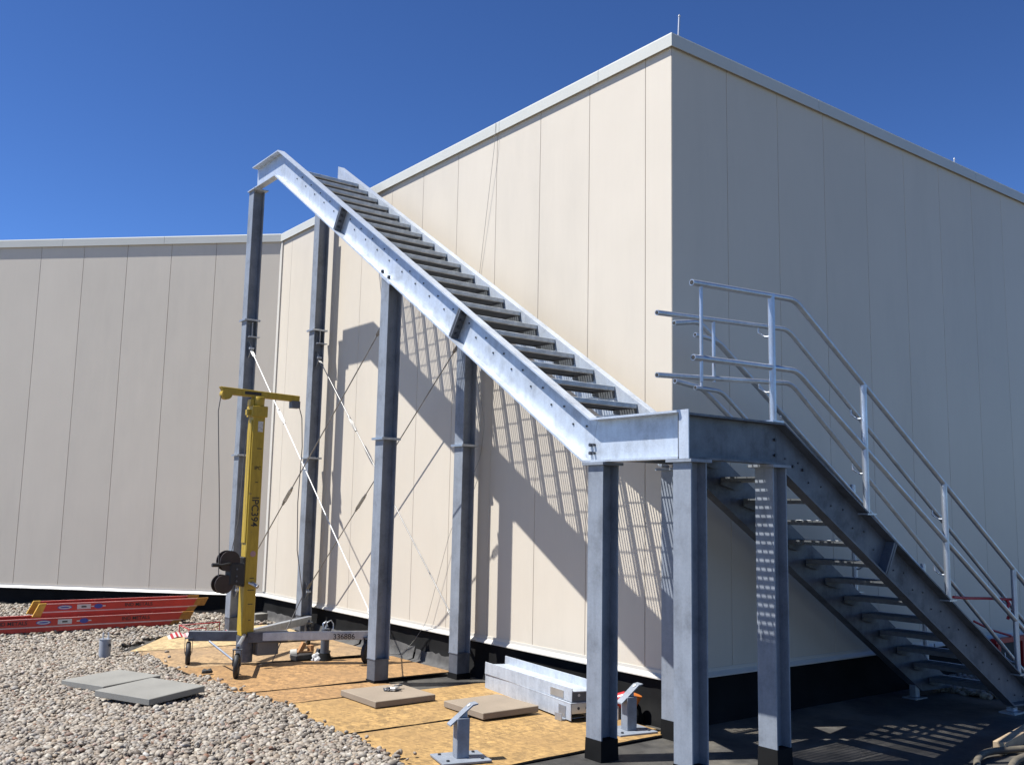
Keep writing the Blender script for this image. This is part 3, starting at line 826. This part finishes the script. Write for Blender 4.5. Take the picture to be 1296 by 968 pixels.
# mast: nested square sections
hm = .066
a_m = 0.0
mast = MB().b(mx-hm, mx+hm, my-hm, my+hm, zf+.30, 2.70).build('mast', MYEL, lift, bevel=.006)
MB().b(mx-.078, mx-.055, my-.05, my+.05, 1.28, 2.55).build('mast_rail', MYEL, mast, bevel=.003)
MB().cyl((mx, my, zf+.04), (mx, my, zf+.30), .085, 20).build('mast_socket', MGD, lift)
MB().b(mx+.10, mx+.33, my-.10, my+.06, zf+.10, zf+.245).build('battery_box', MPAV, lift, bevel=.006)
hd = MB().b(mx-.085, mx+.085, my-.08, my+.08, 2.585, 2.70).b(mx-.12, mx-.07, my-.03, my+.03, 2.60, 2.66).b(mx-.10, mx-.06, my-.05, my+.03, 2.70, 2.77).cyl((mx, my, 2.70), (mx, my, 2.80), .07, 18).build('mast_head', MYEL, lift, bevel=.004)
boom = MB().prism([(mx-.37, my-.035, 2.80), (mx+.46, my-.035, 2.785), (mx+.46, my-.035, 2.85), (mx-.42, my-.035, 2.875)], [(mx-.37, my+.035, 2.80), (mx+.46, my+.035, 2.785), (mx+.46, my+.035, 2.85), (mx-.42, my+.035, 2.875)]).build('boom', MYEL, lift, bevel=.004)
MB().b(mx+.37, mx+.465, my-.045, my+.045, 2.715, 2.79).build('pulley_bracket', MGD, boom, bevel=.004)
MB().cyl((mx-.35, my-.04, 2.80), (mx-.35, my+.04, 2.80), .055, 18).build('pulley', MYEL, boom)
MB().b(mx-.16, mx+.02, my-.0375, my-.0362, 2.815, 2.845).build('decal', MBLACKP, boom)
lettering('IPC394', .105, MBLACKP, mast, (mx+.002, my-hm-.0015, 1.60), (0, 0, -1), (1, 0, 0))
lettering('IPC', .05, MBLACKP, mast, (mx+.01, my-hm-.0015, 2.05), (1, 0, 0), (0, 0, 1))
MB().cyl((mx+.01, my-hm-.0005, 1.17), (mx+.01, my-hm-.0025, 1.17), .030, 18).build('decal', simple('faded_decal', (.35, .2, .2), .6), mast)
MB().b(mx-.01, mx+.045, my-hm-.0022, my-hm-.001, 2.43, 2.54).build('decal', simple('grey_decal', (.5, .48, .44), .6, 0, .3, 40), mast)
for z in (.92, .80, .66, .5, 1.9, 2.25):
    MB().b(mx+random.uniform(-.03, 0), mx+random.uniform(.02, .05), my-hm-.0018, my-hm-.0008, z, z+.008).build('scratch', MBLACKP, mast)
# release knob on the mast
MB().cyl((mx+.02, my-hm, .87), (mx+.05, my-hm-.07, .84), .022, 12).cyl((mx-.03, my-hm-.02, .88), (mx+.03, my-hm-.05, .85), .012, 8).build('knob', MGP, lift)
# winch: two drums in a dark housing, handle
wx = mx-.14; wy = my-.02
wn = MB().b(wx-.09, wx+.065, wy-.07, wy+.07, .86, 1.08).b(mx-hm-.035, mx-hm, wy-.06, wy+.06, .84, 1.14).build('winch', MRUB, lift, bevel=.008)
for cx_, cz_, rr in ((wx-.09, 1.10, .105), (wx-.14, .87, .095)):
    MB().cyl((cx_, wy-.06, cz_), (cx_, wy-.045, cz_), rr, 24).cyl((cx_, wy+.045, cz_), (cx_, wy+.06, cz_), rr, 24).cyl((cx_, wy-.05, cz_), (cx_, wy+.05, cz_), rr*.62, 20).build('drum', simple('winch_drum', (.045, .033, .03), .5, .5), wn)
MB().tube([(wx-.09, wy-.07, 1.08), (wx-.20, wy-.12, 1.065), (wx-.28, wy-.12, 1.07)], .013, 8).cyl((wx-.235, wy-.12, 1.068), (wx-.30, wy-.12, 1.07), .02, 10).build('handle', MRUB, wn)
for z in (.9, .95, 1.02): MB().cyl((wx-.02, wy-.072, z), (wx-.02, wy-.078, z), .01, 8).build('bolt', MGD, wn)
MB().tube([(mx-.40, my, 2.80), (mx-.42, my, 2.62), (mx-.39, my, 2.2), (mx-.36, my-.02, 1.7), (mx-.335, my-.03, 1.2), (wx-.19, wy-.02, .95)], .005, 6).build('cable', MCABLE, lift)
MB().tube([(mx+.46, my, 2.77), (mx+.51, my, 2.62), (mx+.53, my, 2.3), (mx+.51, my, 1.7), (mx+.53, my, 1.2), (mx+.62, my, .72), (mx+.38, my-.1, .33), (mx+.2, my-.25, .10), (mx+.05, my-.3, .09)], .005, 6).build('cable', MCABLE, lift)
MB().tube([(wx-.06, wy, 1.2), (wx-.0, wy+.02, 1.5), (wx+.03, wy+.04, 2.1), (wx+.04, wy, 2.6)], .004, 6).build('cable', MCABLE, lift)

# ------------------------------------------------------------------ extension ladders
MLIP = simple('pale_rail_lip', (.60, .42, .38), .5)  # pale strip along the rail edges
def ladder(p0, p1, z, label, foot, decals, texts, back):
    a = Vector((p0[0], p0[1], 0)); b_ = Vector((p1[0], p1[1], 0)); d = (b_-a).normalized(); n = Vector((-d.y, d.x, 0)); ln = (b_-a).length
    zb = gz((a.y+b_.y)/2)+z; up = Vector((0, 0, 1))
    t = thing('extension_ladder', label, 'ladder', (a.x, a.y, zb), 'red extension ladders lying along the wall')
    for sec, (w, h, zo, s0, s1) in enumerate(((.40, .060, 0, foot*.0, ln-back), (.40, .098, .062, 0, ln))):
        for sd in (0, 1):
            sg = 1 if sd == 0 else -1; off = n*(w*sd); A_ = a+d*s0+off; B_ = a+d*s1+off; z0 = zb+zo
            m = MB()
            prof = [(0, 0), (.03, 0), (.03, .006), (.005, .006), (.005, h-.006), (.03, h-.006), (.03, h), (0, h)]
            m.prism([A_+n*sg*u+up*(z0+v) for u, v in prof], [B_+n*sg*u+up*(z0+v) for u, v in prof])
            rl = m.build('side_rail', MRED, t)
            m = MB()
            for v in ((h, .004) if sec else (h-.001,)):
                e = [(-.004, v-.006), (.004, v-.006), (.004, v+.001), (-.004, v+.001)]
                m.prism([A_+n*sg*u+up*(z0+q_) for u, q_ in e], [B_+n*sg*u+up*(z0+q_) for u, q_ in e])
            m.build('rail_edge', MLIP, rl)
            e = B_; m = MB(); k = .15 if sec else .11
            q = [e+up*(z0+h+.002), e+d*k+up*(z0+h+.002), e+d*(k-.05)+up*(z0+.0), e-d*.05+up*(z0+.0)]
            m.prism([p-n*sg*.001 for p in q], [p+n*sg*.031 for p in q]); m.build('end_boot', MORG, rl)
            if foot and sec:
                m = MB(); q = [A_+d*.0+up*(z0+h+.005), A_+d*.08+up*(z0+h+.005), A_+d*.02+up*(z0-.06), A_-d*.07+up*(z0-.05)]
                m.prism([p-n*sg*.006 for p in q], [p+n*sg*.033 for p in q]); m.build('end_boot', MYCAP, rl)
            if sec and sd == 0:
                zc = z0+h/2
                for x, kind in decals:
                    c = a+d*(x-a.x)
                    if kind == 'oval': spec = ((.085, .027, MBLUE, 16, .0012), (.075, .020, MWHITE, 16, .0020), (.055, .009, MBLUE, 16, .0028))
                    elif kind == 'label': spec = ((.080, .029, MWHITE, 4, .0012), (.03, .010, MGREYM, 4, .0020))
                    else: spec = ((.052, .030, MBLUE, 10, .0014), (.085, .007, MWHITE, 4, .0010))
                    for w_, h_, mt, N_, o_ in spec:
                        ring = [(w_*cos(2*pi*i/N_), h_*sin(2*pi*i/N_)) for i in range(N_)] if N_ > 4 else [(-w_, -h_), (w_, -h_), (w_, h_), (-w_, h_)]
                        m = MB(); m.prism([c-n*.0003+d*u+up*(zc+v) for u, v in ring], [c-n*o_+d*u+up*(zc+v) for u, v in ring]); m.build('decal', mt, rl)
                for x, tx in texts:
                    c = a+d*(x-a.x)-n*.002; c.z = zc
                    lettering(tx, .062, MBLACKP, rl, c, d, up)
        k = s0+.15
        while k < s1-.05:
            c = a+d*k+up*(zb+zo+h/2)
            MB().cyl(c+n*.004, c+n*(w-.004), .016, 8).build('rung', MALU, t); k += .305
ladder((-6.6, 7.24), (-1.60, 7.18), .055, 'lower red extension ladder, resting directly on the gravel', 0, [(-3.27, 'oval'), (-3.03, 'label'), (-2.81, 'blob')], [(-2.19, 'IND METALS'), (-3.62, 'IND METALS')], .12)
ladder((-3.31, 7.30), (-1.39, 7.26), .215, 'upper red extension ladder with a yellow end boot, stacked on top of the other', 1, [(-3.02, 'oval'), (-2.80, 'label'), (-2.63, 'blob')], [(-2.14, 'IND METALS')], .10)

# ------------------------------------------------------------------ stacked channels
def chan(L_, w, h, t=.007, up=1):
    m = MB(); m.b(-w/2, w/2, 0, L_, 0, t)
    for s in (-1, 1): m.b(s*(w/2), s*(w/2-t), 0, L_, t*up if up > 0 else t, h)
    return m
ang = math.atan2(1.49, .25)-pi/2
def member(name, base, w, h, flip, a, label):
    o = thing(name, label, 'steel channel', base, 'galvanized channels stacked beside the wall')
    m = MB(); Lc = 1.52; t = .008
    zz = (lambda v: h-v) if flip else (lambda v: v)
    m.b(0, w, 0, Lc, *sorted((zz(0), zz(t))))
    m.b(0, t, 0, Lc, *sorted((zz(t), zz(h)))); m.b(w-t, w, 0, Lc, *sorted((zz(t), zz(h))))
    web = m.build('channel', MG, o, local=True, bevel=.0015)
    MB().b(t+.001, w-t-.001, .001, .009, *sorted((zz(t+.001), zz(h*.62)))).build('end_plate', MALU, o, local=True)
    MB().b(-.0009, -.004, Lc*.05, Lc*.12, h*.1, h*.75).build('tab', MGP, o, local=True)
    m = MB()
    for x in (w*.3, w*.62): m.cyl((x, -.0005, zz(h*.33)), (x, .003, zz(h*.33)), .012, 10)
    m.build('bolt_hole', MBOLT, o, local=True)
    o.rotation_euler = (0, 0, a); return o
member('channel', (-.845, .30, gz(.3)+.030), .24, .135, True, ang, 'lowest galvanized channel of the stack, lying open side down')
c_ = thing('channel', 'topmost galvanized channel of the stack, forming a shallow open trough', 'steel channel', (-.83, .31, gz(.3)+.170), 'galvanized channels stacked beside the wall')
MB().b(0, .007, 0, 1.5, .0, .105).b(.2301, .237, -.03, 1.54, .0, .150).b(.0071, .23, 0, 1.5, .074, .082).build('channel', MG, c_, local=True, bevel=.0015)
MB().b(.0075, .2295, .002, .009, .0, .0735).build('end_plate', MGT, c_, local=True)
MB().cyl((.07, .0015, .05), (.07, .006, .05), .012, 12).build('bolt_hole', MWHITE, c_, local=True)
MB().cyl((.15, .0015, .028), (.15, .006, .028), .012, 12).build('bolt_hole', MBOLT, c_, local=True)
MB().b(-.0045, -.0008, .12, .32, .012, .07).build('tab', MALU, c_, local=True)
c_.rotation_euler = (radians(-.4), radians(2), ang+.015)
m = MB(); m.b(-.875, -.60, .38, .46, gz(.4)+.020, gz(.4)+.029); m.b(-.875, -.867, .38, .46, gz(.4)+.03, gz(.4)+.075)
solo(m.build('angle_bracket', MGP), 'small galvanized angle bracket under the near end of the stacked channels', 'bracket')

# ------------------------------------------------------------------ anchor brackets
def anchor(x, y, h, a, label, hole=True):
    z = gz(y)+.020
    o = thing('anchor_bracket', label, 'bracket', (x, y, z), 'galvanized anchor brackets with slanted top plates')
    MB().b(-.17, .17, -.14, .14, 0, .014).build('base_plate', MGC, o, local=True, bevel=.002)
    MB().b(-.044, .044, -.044, .044, .0121, h).build('post', MGC, o, local=True, bevel=.004)
    d = .09; s = tan(radians(38))
    m = MB()
    for w0, w1 in ((-.038, .038),):
        pl = [(-d, h+.02-d*s), (d*.75, h+.02+d*.75*s), (d*1.15, h+.025+d*.8*s), (d*1.15, h+.033+d*.8*s), (d*.73, h+.03+d*.75*s), (-d, h+.03-d*s)]
        m.prism([(u, w0, v) for u, v in pl], [(u, w1, v) for u, v in pl])
    m.build('slanted_plate', MGC, o, local=True)
    # web plate joining the post and slanted plate
    MB().prism([(-.043, -.012, h-.01), (.037, -.012, h-.01), (.037, -.012, h+.015+.037*s), (-.043, -.012, h+.015-.037*s)], [(-.043, .012, h-.01), (.037, .012, h-.01), (.037, .012, h+.015+.037*s), (-.043, .012, h+.015-.037*s)]).build('web_plate', MG, o, local=True)
    for sx, sy in ((-1, -1), (1, -1), (1, 1), (-1, 1)):
        MB().cyl((sx*.12, sy*.09, .012), (sx*.12, sy*.09, .024), .011, 6).build('bolt', MBOLT, o, local=True)
    Rm = Matrix.Rotation(a, 4, 'Z')
    c = Vector((d*.55, 0, h+.034+d*.55*s)); nn = Vector((-sin(radians(38)), 0, cos(radians(38))))
    MB().cyl(c, c+nn*.003, .014, 12).cyl(c-nn*.014, c-nn*.016, .014, 12).build('bolt_hole', MWHITE, o, local=True)
    o.rotation_euler = (0, 0, a)
anchor(-2.19, -.13, .27, radians(-15), 'galvanized anchor bracket standing alone on the front OSB sheet')
anchor(-.66, -.16, .26, radians(-10), 'galvanized anchor bracket between the two front columns of the landing')
# roof pipe on the gravel
o = thing('pipe_stub', 'grey capped pipe stub with forked lug standing in the gravel', 'pipe', (-3.13, 5.0, gz(5)+.01))
MB().cyl((0, 0, -.02), (0, 0, .22), .058, 24).build('pipe', simple('grey_pvc', (.26, .275, .30), .5), o, local=True)
MB().cyl((0, 0, .22), (0, 0, .226), .062, 24).build('cap', MGP, o, local=True)
m = MB(); m.b(-.03, -.022, -.02, .02, .226, .29); m.b(.022, .03, -.02, .02, .226, .29); m.build('lug', MGP, o, local=True)
MB().cyl((.03, -.054, .165), (.032, -.062, .165), .014, 10).build('bolt_hole', MBOLT, o, local=True)
# small post with black boot
o = thing('anchor_post', 'short grey post with flared black boot under the numbered lift leg', 'post', (-1.22, 3.83, gz(3.83)))
MB().cyl((0, 0, .10), (0, 0, .36), .045, 20).build('post', MGD, o, local=True)
MB().cyl((0, 0, .0), (0, 0, .11), .10, 20, .055).build('boot', MBK, o, local=True)
MB().tube([(.0, 0, .36), (.02, .01, .42), (.07, .02, .44), (.10, .02, .40), (.09, .0, .34)], .006, 6).tube([(-.02, 0, .36), (-.03, .0, .41), (.0, .0, .43), (.02, 0, .38)], .009, 6).build('cable_loop', MGP, o, local=True)

# ------------------------------------------------------------------ tools and scraps on the sheets
def item(name, mb, mat, label, cat, bevel=0, group=None):
    return solo(mb.build(name, mat, bevel=bevel), label, cat, group)
zt = gz(4)+.03
item('tool_case', MB().box((-1.40, 4.00, zt+.03), (.22, .11, .06), Rz(.25)), MBLACKP, 'flat dark tool case lying on the OSB by the booted post', 'case', .008)
item('tape_roll', MB().cyl((-1.50, 4.06, zt+.05), (-1.44, 4.03, zt+.055), .055, 20).cyl((-1.505, 4.062, zt+.05), (-1.50, 4.06, zt+.05), .03, 14), simple('grey_roll', (.35, .34, .31), .6), 'grey roll of tape on its side at the left of the tools', 'roll')
m = MB(); m.box((-1.37, 4.08, zt+.10), (.045, .05, .14), Ry(.5)); m.box((-1.27, 4.06, zt+.10), (.05, .05, .07), Rz(.4)); m.box((-1.33, 4.05, zt+.065), (.16, .04, .025), Rz(-.3))
item('wood_blocks', m, simple('brown_wood', (.33, .17, .07), .8, 0, .2), 'brown wooden blocks standing among the tools on the OSB', 'wood blocks')
def crumple(cx, cy, z, sx, sy, sz, n=3, seed=1):
    r = random.Random(seed); bm = bmesh.new(); bmesh.ops.create_icosphere(bm, subdivisions=n, radius=1)
    vs = []; 
    for v in bm.verts:
        c = v.co; k = 1+.22*sin(5*c.x+seed)+.2*sin(6*c.y+2*seed)*cos(4*c.z)+r.uniform(-.07, .07)
        vs.append((cx+c.x*sx*k, cy+c.y*sy*k, z+max(c.z*k, -.35)*sz+.35*sz))
    fs = [[v.index for v in f.verts] for f in bm.faces]; bm.free()
    return MB().add(vs, fs, False)
item('rag', crumple(-1.27, 3.86, zt-.01, .09, .06, .06, 3, 3), simple('grey_rag', (.45, .45, .44), .8, 0, .3, 20), 'crumpled pale grey rag beside the flat dark tool case', 'rag')
item('power_tool', MB().box((-1.17, 3.95, zt+.05), (.16, .06, .06), Rz(.6)).box((-1.24, 3.93, zt+.05), (.06, .05, .12), Ry(.25)).cyl((-1.10, 4.0, zt+.055), (-1.05, 4.04, zt+.055), .015, 8), MBOLT, 'small dark power tool lying between the rag and the post', 'power tool', .006)
item('dead_leaf', crumple(-2.56, 3.60, gz(3.6)+.05, .05, .03, .03, 2, 5), simple('dark_scrap', (.03, .03, .03), .8), 'small dark scrap on the gravel edge near the front caster', 'scrap')
# crumpled bag, cup and jug beside the curb behind the second bracket
item('debris_bag', crumple(-.385, .09, .0, .08, .08, .13, 3, 9), MBK, 'crumpled black bag under the orange cup at the foot of the wall', 'bag')
m = MB(); m.cyl((-.39, .085, .14), (-.37, .07, .22), .04, 18, .055); m.cyl((-.37, .07, .22), (-.368, .068, .23), .058, 18)
item('plastic_cup', m, MORANGE, 'bright orange plastic cup on top of the black bag', 'cup')
m = MB(); m.cyl((-.42, .24, .15), (-.36, .17, .18), .06, 18); m.cyl((-.36, .17, .18), (-.345, .155, .19), .045, 18)
item('plastic_jug', m, MREDP, 'shiny red plastic jug lying by the wall behind the front column', 'jug')
m = MB(); m.cyl((-.455, .285, .14), (-.422, .242, .152), .058, 18); m.box((-.42, .26, .07), (.11, .12, .13), Rz(.5))
item('paper_bag', m, simple('dusty_white', (.5, .48, .45), .8), 'dusty white box and wrapping behind the shiny red jug', 'box', .006)
# red and white barrier tape and little red frame
m = MB(); m2 = MB(); pts = []
for i in range(26):
    t = i/25; pts.append(Vector((-2.14+.75*t+.02*sin(9*t), 6.05+.10*sin(7*t), gz(6.05)+.045+.03*abs(sin(11*t)))))
for i in range(25):
    a = pts[i]; b_ = pts[i+1]; w = Vector((0, .045, .022))
    (m if i % 2 else m2).prism([a-w, b_-w, b_+w, a+w], [p+Vector((0, -.003, .003)) for p in (a-w, b_-w, b_+w, a+w)])
o = thing('barrier_tape', 'crumpled red and white barrier tape on the pale OSB behind the lift', 'tape', (-2.0, 6.05, gz(6.05)+.03))
m.build('red_stripe', MDRED, o); m2.build('white_stripe', MWHITE, o)
z_ = gz(6.3)+.03
m = MB(); m.tube([(-1.93, 6.30, z_), (-1.93, 6.30, z_+.13), (-1.40, 6.38, z_+.13), (-1.40, 6.38, z_)], .007, 8); m.tube([(-1.88, 6.10, z_), (-1.88, 6.10, z_+.10), (-1.66, 6.14, z_+.10), (-1.66, 6.14, z_)], .006, 8); m.tube([(-1.93, 6.30, z_+.13), (-1.88, 6.10, z_+.10)], .006, 8)
item('tube_frame', m, MREDP, 'low red tube frame standing behind the striped tape', 'frame')
item('cinder_block', MB().box((-.50, 7.30, gz(7.4)+.07), (.22, .14, .12), Rz(.3)), MPAV, 'small pale block by the curb near the inner wall corner', 'block', .006)

# ------------------------------------------------------------------ thin rope hanging from the roof
m = MB(); m.tube(bend([(OB.x-.04, 2.25, ZC), (OB.x-.042, 2.26, 5.5), (OB.x-.012, 2.53, 4.1), (-.30, 2.55, 3.3), (-.32, 2.28, 2.55), (-.28, 2.40, 2.2), (-.30, 2.9, 1.4), (-.30, 3.3, .45), (-.35, 3.45, .25), (-.5, 3.5, .08)], .08, 3), .0022, 6)
item('rope', m, MROPE, 'thin grey rope dangling from the roof edge down behind the stair', 'rope')
# ------------------------------------------------------------------ far right: timber, hoses, red tape and frame
item('timber_block', MB().box((1.75, -1.945, .032), (1.05, .085, .085), Rz(.18)), MWOOD, 'pale sunlit timber lying on the dark roof at the lower right', 'timber', .003)
for pts, lb in (([(.1, -2.55, .015), (.40, -2.30, .025), (.78, -2.10, .03), (1.05, -2.03, .03), (1.35, -2.10, .02), (1.7, -2.22, .02)], 'tan hose arching up to the end of the pale timber'),
                ([(.35, -2.60, .02), (.70, -2.36, .025), (1.0, -2.26, .03), (1.35, -2.25, .03), (1.9, -2.4, .02)], 'tan hose lying in front of the first, cut off by the lower right edge')):
    item('band', MB().tube(bend(pts, .12, 4), .024, 12), MTAN, lb, 'band', 0, 'tan hoses at the lower right')  # curved tan tubes laid on the roof surface
m = MB(); m.tube([(1.95, -1.36, 1.02), (2.2, -1.35, 1.0), (2.55, -1.35, .985), (2.97, -1.37, .96)], .012, 6); m.tube([(2.88, -1.36, .965), (2.90, -1.37, .92), (2.86, -1.36, .88), (2.90, -1.37, .83), (2.88, -1.36, .79)], .014, 6)
m.tube([(2.97, -1.37, .96), (3.0, -1.36, .89), (2.97, -1.36, .84)], .012, 6)
item('warning_tape', m, MDRED, 'twisted red warning tape tied between the last two stair posts', 'tape')
o = thing('barricade', 'low red metal barricade with dark panel beyond the foot of the stair', 'barricade', (4.85, -.45, -.01))
MB().b(4.56, 5.04, -.455, -.445, .02, .36).build('panel', simple('black_panel', (.012, .012, .012), .7), o)
MB().b(4.46, 5.22, -.48, -.42, .36, .41).b(5.05, 5.14, -.48, -.42, 0, .36).b(4.50, 4.555, -.48, -.42, 0, .36).build('frame', MREDP, o)
MB().tube([(4.12, -.42, .61), (4.45, -.45, .50), (4.85, -.45, .42)], .012, 6).build('tape', MDRED, o)
bpy.context.view_layer.update()
